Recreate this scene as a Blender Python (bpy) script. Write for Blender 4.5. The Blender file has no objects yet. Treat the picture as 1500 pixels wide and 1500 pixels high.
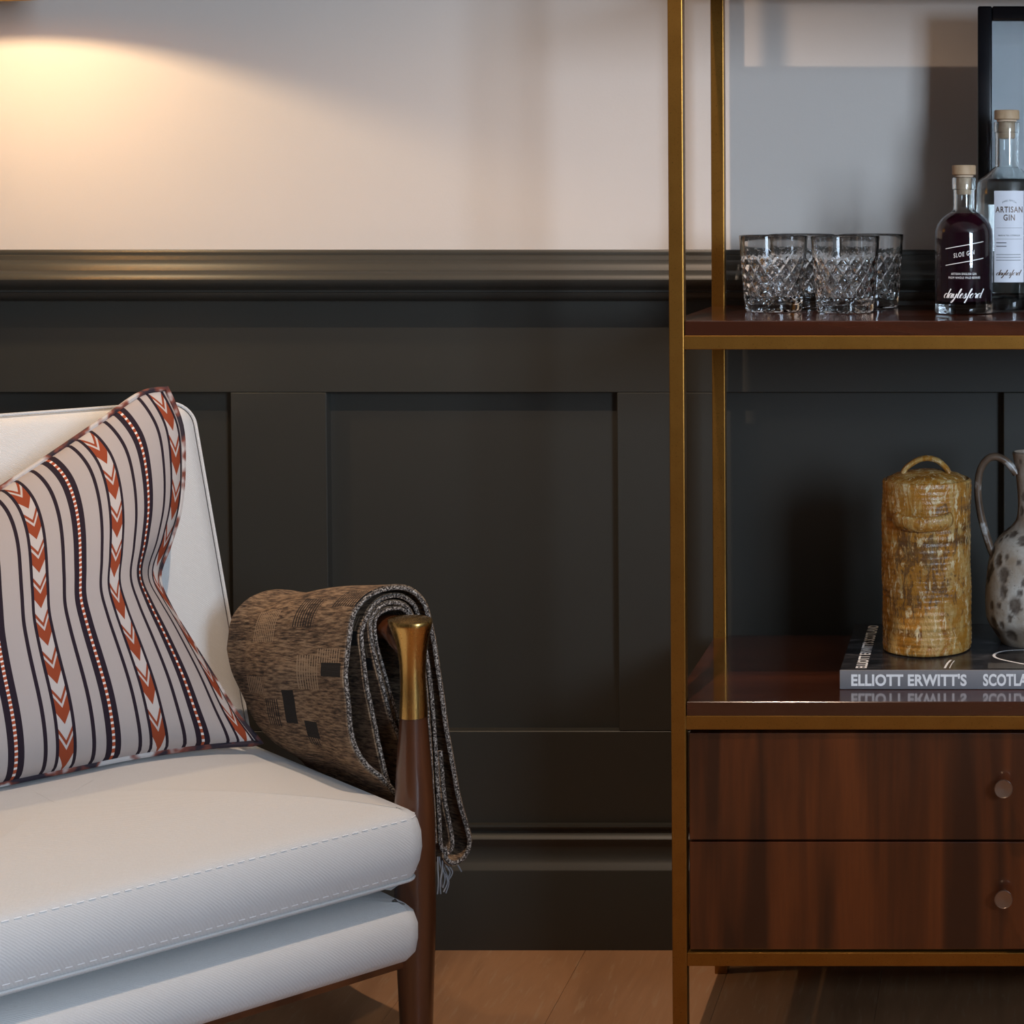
import bpy, bmesh, math, random
from mathutils import Vector, Matrix
random.seed(7)
C = bpy.context.scene.collection
sc = bpy.context.scene
PI = math.pi

# ------------------------------------------------------------------ camera
FPX, CX, HOR, TP = 2845.0, 1461.0, 302.0, 0.031
CY = HOR + FPX * TP
CAM = Vector((0.0, -3.04, 1.168))
pit = math.atan(TP)
cd = bpy.data.cameras.new('camera')
cam = bpy.data.objects.new('camera', cd); C.objects.link(cam)
cam.location = CAM
cam.rotation_euler = (PI / 2 - pit, 0, 0)
cd.sensor_fit = 'HORIZONTAL'; cd.sensor_width = 36.0
cd.lens = FPX / 1500 * 36.0
cd.shift_x = (750 - CX) / 1500
cd.shift_y = (CY - 750) / 1500
cd.clip_start = 0.05
sc.camera = cam
FW = Vector((0, math.cos(pit), -math.sin(pit))); UP = Vector((0, math.sin(pit), math.cos(pit)))

def ray(px, py):
    return FW + UP * ((CY - py) / FPX) + Vector((1, 0, 0)) * ((px - CX) / FPX)
def P(px, py, Y=None, Z=None):
    d = ray(px, py)
    t = (Y - CAM.y) / d.y if Y is not None else (Z - CAM.z) / d.z
    return CAM + d * t
def PP(px, py, p0, n):                     # pixel onto any plane
    d = ray(px, py)
    return CAM + d * ((p0 - CAM).dot(n) / d.dot(n))
def pix(w):
    v = w - CAM; k = v.dot(FW)
    return CX + FPX * v.x / k, CY - FPX * v.dot(UP) / k

# ------------------------------------------------------------------ world, lights, exposure
sc.view_settings.view_transform = 'Standard'
sc.view_settings.look = 'None'
sc.view_settings.exposure = 0.0
sc.view_settings.gamma = 1.0
sc.view_settings.use_curve_mapping = False
wd = bpy.data.worlds.new('world'); sc.world = wd; wd.use_nodes = True
wd.node_tree.nodes['Background'].inputs[0].default_value = (0.80, 0.86, 1.0, 1)
wd.node_tree.nodes['Background'].inputs[1].default_value = 0.05

def aim(o, tgt):
    o.rotation_euler = (Vector(tgt) - o.location).to_track_quat('-Z', 'Y').to_euler()
def light(name, typ, loc, power, col, tgt=None, **kw):
    l = bpy.data.lights.new(name, typ); l.energy = power; l.color = col
    for k, v in kw.items(): setattr(l, k, v)
    o = bpy.data.objects.new(name, l); C.objects.link(o); o.location = loc
    if tgt: aim(o, tgt)
    return o
for wx, wp in ((2.35, 125), (2.97, 108)):
    light('daylight_window', 'AREA', (wx, -5.05, 1.72), wp, (0.63, 0.80, 1.0), (wx - 2.55, 0, 1.0), shape='RECTANGLE', size=0.5, size_y=1.5)
light('ceiling_downlight', 'SPOT', (-0.50, -1.08, 2.57), 100, (1.0, 0.76, 0.57), (-0.56, -0.98, 0.0), spot_size=math.radians(97), spot_blend=0.6, shadow_soft_size=0.015)

# ------------------------------------------------------------------ material helper
class NB:
    def __init__(s, name):
        s.m = bpy.data.materials.new(name); s.m.use_nodes = True
        s.t = s.m.node_tree; s.b = s.t.nodes['Principled BSDF']
    def n(s, typ, **kw):
        x = s.t.nodes.new(typ)
        for k, v in kw.items(): setattr(x, k, v)
        return x
    def put(s, sock, v):
        if isinstance(v, bpy.types.NodeSocket): s.t.links.new(v, sock)
        elif v is not None:
            if hasattr(sock.default_value, '__len__') and not hasattr(v, '__len__'): v = [v] * len(sock.default_value)
            if hasattr(v, '__len__') and len(v) == 3 and len(sock.default_value) == 4: v = (*v, 1)
            sock.default_value = v
    def ma(s, op, a, b=None, c=None):
        x = s.n('ShaderNodeMath', operation=op)
        s.put(x.inputs[0], a)
        if b is not None: s.put(x.inputs[1], b)
        if c is not None: s.put(x.inputs[2], c)
        return x.outputs[0]
    def mix(s, f, a, b):
        x = s.n('ShaderNodeMix', data_type='RGBA')
        s.put(x.inputs[0], f); s.put(x.inputs[6], a); s.put(x.inputs[7], b)
        return x.outputs[2]
    def co(s, which='Object', scale=(1, 1, 1), rot=(0, 0, 0)):
        tc = s.n('ShaderNodeTexCoord'); mp = s.n('ShaderNodeMapping')
        s.t.links.new(tc.outputs[which], mp.inputs[0])
        mp.inputs['Scale'].default_value = scale; mp.inputs['Rotation'].default_value = rot
        return mp.outputs[0]
    def noise(s, vec, scale, detail=4, rough=0.55, dist=0.0):
        x = s.n('ShaderNodeTexNoise'); s.t.links.new(vec, x.inputs['Vector'])
        x.inputs['Scale'].default_value = scale; x.inputs['Detail'].default_value = detail
        x.inputs['Roughness'].default_value = rough; x.inputs['Distortion'].default_value = dist
        return x.outputs[0]
    def ramp(s, f, stops):
        x = s.n('ShaderNodeValToRGB'); s.put(x.inputs[0], f); e = x.color_ramp.elements
        while len(e) < len(stops): e.new(0.5)
        for i, (p, c) in enumerate(stops):
            e[i].position = p; e[i].color = (*c, 1) if len(c) == 3 else c
        return x.outputs[0]
    def bump(s, h, strength=0.2, dist=0.002):
        x = s.n('ShaderNodeBump'); s.put(x.inputs['Height'], h)
        x.inputs['Strength'].default_value = strength; x.inputs['Distance'].default_value = dist
        s.t.links.new(x.outputs[0], s.b.inputs['Normal'])
    def set(s, **kw):
        for k, v in kw.items(): s.put(s.b.inputs[k.replace('_', ' ')], v)
        return s

def plain(name, col, rough=0.5, metal=0.0, **kw):
    return NB(name).set(Base_Color=col, Roughness=rough, Metallic=metal, **kw).m

M = {}
b = NB('plaster_paint'); v = b.co()
b.set(Base_Color=b.mix(b.noise(v, 3), (.60, .53, .475), (.64, .57, .515)), Roughness=.75); b.bump(b.noise(v, 260, 3), .08, .001); M['plaster'] = b.m
b = NB('dark_green_paint'); v = b.co()
b.set(Base_Color=b.mix(b.noise(v, 2.5), (.029, .0268, .0215), (.035, .0325, .0265)), Roughness=.42); b.bump(b.noise(v, 320, 3), .05, .001); M['dado'] = b.m
b = NB('oak_floor'); v = b.co(scale=(1, .10, 1), rot=(0, 0, .12))
oi = b.n('ShaderNodeObjectInfo')
g1 = b.noise(v, 7, 5, .6, 1.6); g2 = b.noise(v, 130, 3, .6, .5)
c1 = b.ramp(g1, [(.25, (.24, .118, .056)), (.5, (.40, .205, .100)), (.75, (.29, .145, .070))])
c2 = b.mix(b.ramp(g2, [(.57, (0, 0, 0)), (.66, (.75, .75, .75))]), c1, (.42, .26, .15))
c2 = b.mix(b.ma('MULTIPLY', oi.outputs['Random'], .25), c2, (.22, .115, .06))
b.set(Base_Color=c2, Roughness=.42); b.bump(g2, .25, .001); M['oak'] = b.m
b = NB('antique_bronze'); v = b.co()
sp = b.noise(v, 420, 4, .7); cl = b.noise(v, 28, 3)
c1 = b.mix(cl, (.26, .115, .018), (.36, .170, .032))
c1 = b.mix(b.ramp(sp, [(.30, (1, 1, 1)), (.42, (0, 0, 0))]), c1, (.10, .045, .01))
b.set(Base_Color=c1, Roughness=.36, Metallic=.85); b.bump(sp, .12, .0006); M['bronze'] = b.m

def mahogany(name, scale, rough, dark, light_):
    b = NB(name); v = b.co(scale=scale)
    g = b.noise(v, 9, 3, .5, .35); f = b.noise(v, 90, 3, .6)
    c = b.ramp(g, [(.40, dark), (.52, tuple((x + y) / 2 for x, y in zip(dark, light_))), (.64, light_)])
    b.set(Base_Color=b.mix(b.ma('MULTIPLY', f, .5), c, dark), Roughness=rough, Coat_Weight=.6, Coat_Roughness=.06)
    return b.m
M['mahogany_v'] = mahogany('mahogany_veneer', (2.6, .4, .16), .32, (.027, .0066, .0022), (.150, .036, .0070))
M['mahogany_h'] = mahogany('polished_mahogany', (.25, 2.2, 2.2), .16, (.040, .011, .005), (.080, .021, .008))
M['walnut'] = mahogany('walnut_frame', (2.0, 2.0, .22), .30, (.045, .014, .006), (.13, .042, .014))
b = NB('white_linen'); v = b.co()
wv = b.n('ShaderNodeTexWave', wave_type='BANDS', bands_direction='DIAGONAL'); b.t.links.new(v, wv.inputs[0]); wv.inputs['Scale'].default_value = 150; wv.inputs['Distortion'].default_value = 1.0
b.set(Base_Color=b.mix(b.noise(v, 700, 2), (.53, .52, .51), (.63, .62, .61)), Roughness=.85, Sheen_Weight=.15)
b.bump(b.ma('ADD', wv.outputs['Fac'], b.ma('MULTIPLY', b.noise(v, 14, 3), 1.5)), .22, .0012); M['linen'] = b.m
M['thread'] = plain('white_thread', (.85, .84, .84), .7)
M['fringe'] = plain('grey_fringe_yarn', (.30, .31, .33), .85)
b = NB('brushed_brass'); v = b.co(scale=(1, 1, .04))
b.set(Base_Color=(.62, .38, .12), Metallic=1.0, Roughness=b.ma('MULTIPLY_ADD', b.noise(v, 500, 2), .12, .2)); M['brass'] = b.m
M['knob'] = plain('aged_nickel_bronze', (.36, .30, .26), .33, 1.0)
def glass(name, col=(1, 1, 1), ior=1.5, rough=0.0):
    return NB(name).set(Base_Color=col, Roughness=rough, IOR=ior, Transmission_Weight=1.0).m
M['crystal'] = glass('lead_crystal', (1, 1, 1), 1.55)
M['glass'] = glass('bottle_glass', (.97, .99, .98), 1.48)
M['gin'] = glass('clear_gin', (.99, 1, 1), 1.35)
M['sloe'] = NB('dark_sloe_gin').set(Base_Color=(.016, .0035, .009), Roughness=.06, IOR=1.35).m
b = NB('turned_oak'); v = b.co(scale=(1, 1, .3)); b.set(Base_Color=b.mix(b.noise(v, 160, 3), (.42, .25, .13), (.66, .45, .27)), Roughness=.6); M['stopper'] = b.m
b = NB('natural_cork'); v = b.co(); b.set(Base_Color=b.mix(b.noise(v, 260, 4, .7), (.50, .33, .20), (.74, .56, .40)), Roughness=.8); M['cork'] = b.m
M['white_ink'] = plain('white_ink', (.85, .85, .86), .5)
M['black_ink'] = plain('black_ink', (.03, .027, .025), .5)
M['copper_ink'] = plain('dark_copper_ink', (.13, .075, .05), .4, .2)
M['label'] = plain('label_paper', (.80, .78, .82), .55)
M['black_frame'] = plain('black_lacquer', (.008, .008, .010), .22)
M['mount'] = plain('pale_print', (.62, .64, .68), .6)
b = NB('spine_grey'); b.set(Base_Color=(.20, .20, .215), Roughness=.35); M['spine'] = b.m
b = NB('cover_photo'); v = b.co(scale=(1, 3, 1)); b.set(Base_Color=b.ramp(b.noise(v, 16, 5, .6, .8), [(.35, (.006, .006, .008)), (.6, (.035, .035, .040)), (.75, (.12, .12, .13))]), Roughness=.22); M['cover'] = b.m
M['cover_grey'] = plain('cover_grey', (.10, .10, .10), .25)
M['pages'] = plain('page_block', (.62, .60, .56), .8)
b = NB('honey_glaze'); v = b.co(); vs = b.co(scale=(1, 1, .35))
band = b.noise(b.co(scale=(.15, .15, 1.6)), 26, 4, .6); drip = b.noise(vs, 60, 5, .65, 1.0); cr = b.noise(vs, 130, 4, .7, .5); big = b.noise(v, 9, 3, .6)
c = b.ramp(band, [(.32, (.13, .050, .010)), (.47, (.40, .165, .020)), (.58, (.36, .15, .022)), (.70, (.14, .075, .040))])
c = b.mix(b.ramp(b.ma('ADD', drip, b.ma('MULTIPLY', big, .35)), [(.66, (0, 0, 0)), (.78, (.8, .8, .8))]), c, (.50, .32, .11))
c = b.mix(b.ramp(cr, [(.56, (0, 0, 0)), (.64, (.9, .9, .9))]), c, (.68, .54, .31))
c = b.mix(b.ramp(b.ma('MULTIPLY', cr, big), [(.10, (0, 0, 0)), (.17, (.85, .85, .85)), (.21, (0, 0, 0))]), c, (.085, .045, .025))
b.set(Base_Color=c, Roughness=.26); b.bump(b.ma('ADD', b.ma('MULTIPLY', cr, 1.2), b.ma('ADD', drip, band)), .55, .003); M['honey'] = b.m
b = NB('pitted_stoneware'); v = b.co(); at = b.n('ShaderNodeAttribute', attribute_name='pit')
tn_ = b.n('ShaderNodeAttribute', attribute_name='tone')
c = b.mix(b.ramp(b.noise(v, 24, 4), [(.35, (0, 0, 0)), (.65, (1, 1, 1))]), (.36, .27, .19), (.62, .575, .51))
c = b.mix(b.ma('MULTIPLY', tn_.outputs['Fac'], b.ma('MULTIPLY_ADD', b.noise(v, 60, 4), .7, .4)), c, (.17, .105, .062))
c = b.mix(b.ramp(b.noise(v, 210, 3), [(.62, (0, 0, 0)), (.72, (.6, .6, .6))]), c, (.16, .11, .08))
c = b.mix(b.ma('MULTIPLY', at.outputs['Fac'], b.ma('MULTIPLY_ADD', b.noise(v, 120, 3), .8, .45)), c, (.085, .058, .042))
b.set(Base_Color=c, Roughness=.5); b.bump(b.noise(v, 150, 4), .3, .002); M['stoneware'] = b.m
b = NB('brown_stoneware'); v = b.co(); b.set(Base_Color=b.ramp(b.noise(v, 30, 4, .6), [(.35, (.065, .038, .024)), (.58, (.14, .09, .058)), (.66, (.42, .40, .38))]), Roughness=.35); M['stoneware_brown'] = b.m
M['jug_inside'] = plain('white_slip', (.75, .74, .73), .35)
M['far_wall'] = plain('low_bounce_wall_paint', (.22, .20, .18), .8)  # plaster and wainscot averaged into one darker tone to cut bounced light
M['shade'] = plain('brass_shade', (.55, .33, .12), .3, 1.0)

# ------------------------------------------------------------------ object helpers
MW = {}
def tag(o, label=None, cat=None, group=None, kind=None):
    for k, v in (('label', label), ('category', cat), ('group', group), ('kind', kind)):
        if v: o[k] = v
    return o
def empty(name, loc, rz=0.0):
    o = bpy.data.objects.new(name, None); C.objects.link(o)
    o.location = loc; o.rotation_euler = (0, 0, rz); o.empty_display_size = .05
    MW[o.name] = Matrix.Translation(Vector(loc)) @ Matrix.Rotation(rz, 4, 'Z')
    return o
def obj(name, vf, mat, parent=None, smooth=True, uv=None, local=False, sharp=None):
    """vf=(verts,faces) in world space (or in the parent's own space when local)"""
    vs, fs = vf
    vs = [Vector(p) for p in vs]
    if parent is not None and not local:
        inv = MW[parent.name].inverted(); vs = [inv @ p for p in vs]
    me = bpy.data.meshes.new(name); me.from_pydata([p[:] for p in vs], [], fs)
    if mat: me.materials.append(mat)
    if uv is not None:
        l = me.uv_layers.new(name='UVMap')
        for lp in me.loops: l.data[lp.index].uv = uv[lp.vertex_index]
    me.validate()
    bm = bmesh.new(); bm.from_mesh(me); bmesh.ops.recalc_face_normals(bm, faces=bm.faces); bm.to_mesh(me); bm.free()
    if smooth:
        me.polygons.foreach_set('use_smooth', [True] * len(me.polygons))
        me.set_sharp_from_angle(angle=math.radians(sharp or 40))
    o = bpy.data.objects.new(name, me); C.objects.link(o)
    MW[o.name] = MW[parent.name] if parent is not None else Matrix.Identity(4)
    if parent is not None: o.parent = parent
    return o
def add(a, c):
    n = len(a[0]); a[0].extend(c[0]); a[1].extend([tuple(i + n for i in f) for f in c[1]]); return a
def box(x0, x1, y0, y1, z0, z1, bev=.0015, seg=2):
    bm = bmesh.new(); bmesh.ops.create_cube(bm, size=1)
    for w in bm.verts: w.co = Vector(((x0 + x1) / 2 + w.co.x * (x1 - x0), (y0 + y1) / 2 + w.co.y * (y1 - y0), (z0 + z1) / 2 + w.co.z * (z1 - z0)))
    if bev: bmesh.ops.bevel(bm, geom=bm.edges[:], offset=bev, segments=seg, affect='EDGES', profile=.5)
    bm.verts.index_update()
    r = ([w.co.copy() for w in bm.verts], [tuple(w.index for w in f.verts) for f in bm.faces]); bm.free(); return r
def prism(outline, z0, z1, bev=.002):
    bm = bmesh.new(); f = bm.faces.new([bm.verts.new((x, y, z0)) for x, y in outline])
    r = bmesh.ops.extrude_face_region(bm, geom=[f])
    for w in r['geom']:
        if isinstance(w, bmesh.types.BMVert): w.co.z = z1
    bmesh.ops.recalc_face_normals(bm, faces=bm.faces)
    bmesh.ops.bevel(bm, geom=[e for e in bm.edges if e.calc_face_angle(0) > .5 and all(w.co.z > z1 - 1e-6 for w in e.verts)], offset=bev, segments=3, affect='EDGES', profile=.5)
    bm.verts.index_update()
    r = ([w.co.copy() for w in bm.verts], [tuple(w.index for w in f.verts) for f in bm.faces]); bm.free(); return r
def lathe(prof, n=64, c=(0, 0, 0), close=True, fn=None):
    vs, fs = [], []; m = len(prof); c = Vector(c)
    for i in range(n):
        a = 2 * PI * i / n
        for j, (r, z) in enumerate(prof):
            if fn: r = fn(r, z, a, j)
            vs.append(c + Vector((r * math.cos(a), r * math.sin(a), z)))
    for i in range(n):
        k = (i + 1) % n
        for j in range(m - 1): fs.append((i * m + j, k * m + j, k * m + j + 1, i * m + j + 1))
    if close:
        for j, rev in ((0, True), (m - 1, False)):
            if prof[j][0] > 1e-6: fs.append(tuple(i * m + j for i in range(n))[::-1 if rev else 1])
    return vs, fs
def cr(pts, n=8, closed=False):                 # Catmull-Rom resample
    pts = [Vector(p) for p in pts]; out = []; L = len(pts)
    for i in range(L if closed else L - 1):
        if closed: p0, p1, p2, p3 = (pts[(i + k) % L] for k in (-1, 0, 1, 2))
        else: p0, p1, p2, p3 = pts[max(i - 1, 0)], pts[i], pts[i + 1], pts[min(i + 2, L - 1)]
        for k in range(n):
            t = k / n
            out.append(.5 * ((2 * p1) + (p2 - p0) * t + (2 * p0 - 5 * p1 + 4 * p2 - p3) * t * t + (3 * p1 - p0 - 3 * p2 + p3) * t ** 3))
    if not closed: out.append(pts[-1].copy())
    return out
def tube(pts, rad, n=10, closed=False, sec=None):
    """sec(i,frac)->(ra,rb) gives elliptical section; frames by parallel transport"""
    pts = [Vector(p) for p in pts]; L = len(pts); vs, fs = [], []; nx = None
    for i, p in enumerate(pts):
        a = pts[(i - 1) % L] if closed or i > 0 else p; d = pts[(i + 1) % L] if closed or i < L - 1 else p
        t = (d - a).normalized()
        if nx is None:
            nx = t.cross(Vector((0, 0, 1)))
            if nx.length < 1e-3: nx = t.cross(Vector((1, 0, 0)))
        nx = (nx - t * nx.dot(t)).normalized(); ny = t.cross(nx)
        r = rad(i / (L - 1)) if callable(rad) else rad
        ra, rb = (r, r) if sec is None else (r * sec[0], r * sec[1])
        for k in range(n):
            q = 2 * PI * k / n; vs.append(p + nx * (ra * math.cos(q)) + ny * (rb * math.sin(q)))
    for i in range(L if closed else L - 1):
        j = (i + 1) % L
        for k in range(n):
            k2 = (k + 1) % n; fs.append((i * n + k, i * n + k2, j * n + k2, j * n + k))
    if not closed: fs.append(tuple(range(n))[::-1]); fs.append(tuple((L - 1) * n + k for k in range(n)))
    return vs, fs
def extr_x(prof, x0, x1):                       # closed (y,z) profile along X
    n = len(prof); vs = [Vector((x, y, z)) for x in (x0, x1) for y, z in prof]
    fs = [(i, (i + 1) % n, n + (i + 1) % n, n + i) for i in range(n)] + [tuple(range(n)), tuple(range(n, 2 * n))[::-1]]
    return vs, fs
def text2d(s, size=1.0, off=0.0, align='LEFT', spacing=1.0):
    cu = bpy.data.curves.new('t', 'FONT'); cu.body = s; cu.size = size; cu.offset = off; cu.align_x = align; cu.space_character = spacing; cu.resolution_u = 4
    o = bpy.data.objects.new('t', cu); C.objects.link(o); bpy.context.view_layer.update()
    me = o.evaluated_get(bpy.context.evaluated_depsgraph_get()).to_mesh()
    r = ([(p.co.x, p.co.y) for p in me.vertices], [tuple(f.vertices) for f in me.polygons])
    o.to_mesh_clear(); bpy.data.objects.remove(o); bpy.data.curves.remove(cu); return r
def fit(t, w, h):                               # scale text outline to w x h, origin lower left
    xs = [p[0] for p in t[0]]; ys = [p[1] for p in t[0]]
    sx = w / (max(xs) - min(xs)); sy = h / (max(ys) - min(ys)) if h else sx
    return [((x - min(xs)) * sx, (y - min(ys)) * sy) for x, y in t[0]], t[1]
LET = {'d': [(.8, .85), (.4, 1), (.05, .6), (.1, .1), (.45, 0), (.8, .5), (1.05, 1.5), (1.12, 2.0), (.95, 1.2), (.85, .3), (.95, 0), (1.2, .15)],
 'a': [(.75, .85), (.4, 1), (.1, .6), (.15, .1), (.45, .05), (.75, .6), (.82, .95), (.75, .3), (.85, 0), (1.1, .2)],
 'y': [(.15, .95), (.1, .4), (.3, .05), (.6, .3), (.8, .95), (.65, 0), (.35, -.8), (.05, -.95), (.1, -.6), (.6, -.1), (1.0, .25)],
 'l': [(.1, .3), (.45, 1.1), (.6, 1.8), (.45, 2.0), (.3, 1.4), (.25, .4), (.4, 0), (.7, .2)],
 'e': [(.1, .3), (.5, .6), (.6, .9), (.4, 1), (.15, .6), (.2, .1), (.45, 0), (.8, .25)],
 's': [(.1, .3), (.45, 1.05), (.5, .7), (.65, .3), (.45, 0), (.15, .1), (.5, .05), (.9, .3)],
 'f': [(.1, .3), (.5, 1.2), (.65, 1.9), (.5, 2.0), (.35, 1.3), (.2, -.3), (.05, -1.0), (.25, -.7), (.35, 0), (.7, .25)],
 'o': [(.5, 1), (.15, .7), (.15, .15), (.45, 0), (.75, .4), (.6, .95), (.4, .9), (.7, .8), (1.0, .9)],
 'r': [(.1, .8), (.25, 1.1), (.3, .85), (.6, .9), (.5, .4), (.6, 0), (.85, .2)]}
def script2d(word, w, th):                      # flowing handwriting as a ribbon
    path, x = [], 0
    for ch in word:
        path += [(x + a + .4 * c_, c_, 0) for a, c_ in LET[ch]]; x += LET[ch][-1][0] * .92
    pts = cr(path, 4); mx = max(p.x for p in pts); mn = min(p.x for p in pts); k = w / (mx - mn)
    pts = [Vector(((p.x - mn) * k, p.y * k, 0)) for p in pts]
    vs, fs = [], []
    for i, p in enumerate(pts):
        t = (pts[min(i + 1, len(pts) - 1)] - pts[max(i - 1, 0)]); t = t.normalized() if t.length else Vector((1, 0, 0))
        hw = th * (.55 + .75 * abs(t.y)); q = Vector((.8, -.6, 0)) * hw * .6 + Vector((-t.y, t.x, 0)) * hw * .4
        vs += [((p + q).x, (p + q).y), ((p - q).x, (p - q).y)]
        if i: fs.append((2 * i - 2, 2 * i, 2 * i + 1, 2 * i - 1))
    return vs, fs

# ------------------------------------------------------------------ room
YW = 0.0                                          # face of the wainscot stiles
zt = lambda py, Y, px=1000: P(px, py, Y=Y).z
XL, XR = -3.2, 3.5
Zr1, Zr0 = zt(366, 0), zt(440, 0)                 # dado rail
Zb1 = zt(1205, 0)                                 # top of skirting moulding
wall = obj('wall_back', box(XL, XR, .022, .16, 0, 2.6, 0), M['plaster'], smooth=False)
tag(wall, 'pale blush plaster wall above the dark panelled wainscot', 'wall', kind='structure')
px0 = P(480, 800, Y=YW).x; pw = P(905, 800, Y=YW).x - px0; pitch = P(1470, 800, Y=YW).x - P(905, 800, Y=YW).x
pz1, pz0 = zt(575, YW, 700), zt(1071, YW, 800)
ks = range(math.floor((XL - px0) / pitch), math.ceil((XR - px0) / pitch) + 1)
for k in ks:
    a = px0 + k * pitch
    if a + pw > XR or a - (pitch - pw) < XL: continue
    obj('panel', box(a - .004, a + pw + .004, .0205, .0226, pz0 - .004, pz1 + .004, 0), M['dado'], wall, False)
    obj('stile', box(a + pw, a + pitch, YW, .022, pz0, pz1, .0012, 1), M['dado'], wall, False)
obj('rail', box(XL, XR, YW, .022, pz1, Zr1 - .004, .0012, 1), M['dado'], wall, False)
obj('rail', box(XL, XR, YW, .022, 0, pz0, .0012, 1), M['dado'], wall, False)
h = Zr1 - Zr0
dp = [(.0, 0), (.016, 0), (.018, -.003), (.018, -.007), (.021, -.009), (.023, -.015), (.029, -.018), (.033, -.024), (.036, -.031), (.042, -.034), (.048, -.039), (.050, -.045), (.048, -.051), (.040, -.057), (.031, -.060), (.029, -.062), (.029, -.065), (.026, -.066), (.024, -.071), (.017, -.076), (.008, -.079), (0, -.079)]
prof = [(.022, Zr1)] + [(-o_, Zr1 + z_ * h / .079) for o_, z_ in dp] + [(.022, Zr0)]
tag(obj('trim_1', extr_x(prof, XL, XR), M['dado'], sharp=35), 'moulded dark olive dado rail along the wall', 'dado rail', kind='structure')
zz = lambda py: zt(py, -.01)
bp = [(0, Zb1), (.006, Zb1), (.011, zz(1208)), (.012, zz(1211)), (.010, zz(1215)), (.007, zz(1218)), (.007, zz(1221)), (.013, zz(1224)), (.016, zz(1228)), (.014, zz(1233)), (.011, zz(1237)), (.010, zz(1245)), (.012, zz(1254)), (.017, zz(1263)), (.024, zz(1270)), (.025, zz(1272)), (.025, 0), (0, 0)]
tag(obj('baseboard_back', extr_x([(-o_ + (.001 if o_ == 0 else 0), z_) for o_, z_ in bp], XL, XR), M['dado'], sharp=35), 'tall dark olive moulded skirting board above the oak floor', 'skirting', kind='structure')
fl = obj('floor', box(XL, XR, -5.2, .16, -.06, -.013, 0), M['dado'], smooth=False)
tag(fl, 'warm brown oak plank floor', 'floor', kind='structure')
for nm_, bx_, lab in (('wall_left', (XL - .12, XL, -5.2, .16, 0, 2.6), 'dark-toned side wall left of the armchair'), ('wall_right', (3.5, 3.62, -5.2, .16, 0, 2.6), 'dark-toned side wall right of the shelving'), ('wall_front', (XL, 3.5, -5.32, -5.2, 0, 2.6), 'dark-toned wall facing the shelving with the window')):
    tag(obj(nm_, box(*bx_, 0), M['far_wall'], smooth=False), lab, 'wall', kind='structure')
tag(obj('ceiling', box(XL, 3.5, -5.2, .16, 2.6, 2.7, 0), plain('ceiling_white', (.55, .54, .52), .8), smooth=False), 'white painted ceiling', 'ceiling', kind='structure')
wn = obj('window_1', box(2.02, 3.30, -5.2, -5.19, .9, 2.54, 0), M['jug_inside'], smooth=False); tag(wn, 'white sash window in the wall facing the shelving', 'window', kind='structure')
for x_ in (2.02, 2.62, 3.24): obj('window_frame', box(x_, x_ + .06, -5.19, -5.04, .9, 2.54, .002), M['jug_inside'], wn, False)
for z_ in (.9, 2.48): obj('window_frame', box(2.08, 3.24, -5.19, -5.04, z_, z_ + .06, .002), M['jug_inside'], wn, False)
seam = P(1060, 1440, Z=0).x; wdt = .235
pm = None
for k in range(-14, 18):
    a = seam + k * wdt
    if a < XL or a + wdt > XR: continue
    ys = [-5.2, -4.2 + 1.4 * ((k * 37) % 10) / 10, .02]
    for y0, y1 in zip(ys, ys[1:]):
        if y1 - y0 > .05: obj('plank', box(a + .0002, a + wdt - .0002, y0 + .0002, y1 - .0002, -.013, 0, .0004, 1), M['oak'], fl, False)

# ------------------------------------------------------------------ shelving unit
YF, YB, PWD = -.50, -.10, .0195
ux0 = P(981, 700, Y=YF).x; ux1 = .016 - ux0
zf = lambda py: zt(py, YF, 1200)
su = empty('shelving_unit', ((ux0 + ux1) / 2, (YF + YB) / 2, 0))
tag(su, 'bronze-framed shelving unit with glossy mahogany shelves and two drawers', 'shelving unit')
TOPZ = 2.02
for x in (ux0, ux1 - PWD):
    for y in (YF, YB - PWD):
        obj('post', box(x, x + PWD, y, y + PWD, 0, TOPZ, .0012), M['bronze'], su, False)
levels = [(zf(1415.5), zf(1396)), (zf(1069), zf(1049)), (zf(512), zf(491.5))]
gap = levels[2][0] - levels[1][0]
levels.append((levels[2][0] + gap, levels[2][1] + gap)); levels.append((TOPZ - .02, TOPZ - .0002))
for li, (a, c_) in enumerate(levels):
    for y in (YF, YB - PWD): obj('rail', box(ux0 + PWD, ux1 - PWD, y, y + PWD, a, c_, .001), M['bronze'], su, False)
    for x in (ux0, ux1 - PWD): obj('rail', box(x, x + PWD, YF + PWD, YB - PWD, a, c_, .001), M['bronze'], su, False)
ZM, ZU = zf(1028.5), zf(470)                      # tops of middle and upper boards
bt = ZU - levels[2][1]
for top, lv in ((ZM, 1), (ZU, 2), (levels[3][1] + bt, 3)):
    e_, g_ = .0006, PWD + .0006
    xa, xb_, ya, yb_ = ux0 + e_, ux1 - e_, YF + .002, YB - e_
    ol_ = [(xa + g_, ya), (xb_ - g_, ya), (xb_ - g_, YF + g_), (xb_, YF + g_), (xb_, YB - g_), (xb_ - g_, YB - g_), (xb_ - g_, yb_), (xa + g_, yb_), (xa + g_, YB - g_), (xa, YB - g_), (xa, YF + g_), (xa + g_, YF + g_)]
    obj('shelf', prism(ol_, levels[lv][1] + .0003, top, .0015), M['mahogany_h'], su, False)
obj('cabinet_body', box(ux0 + PWD + .002, ux1 - PWD - .002, YF + .026, YB - .003, levels[0][1] + .001, levels[1][0] - .001, .001), M['mahogany_h'], su, False)
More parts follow.
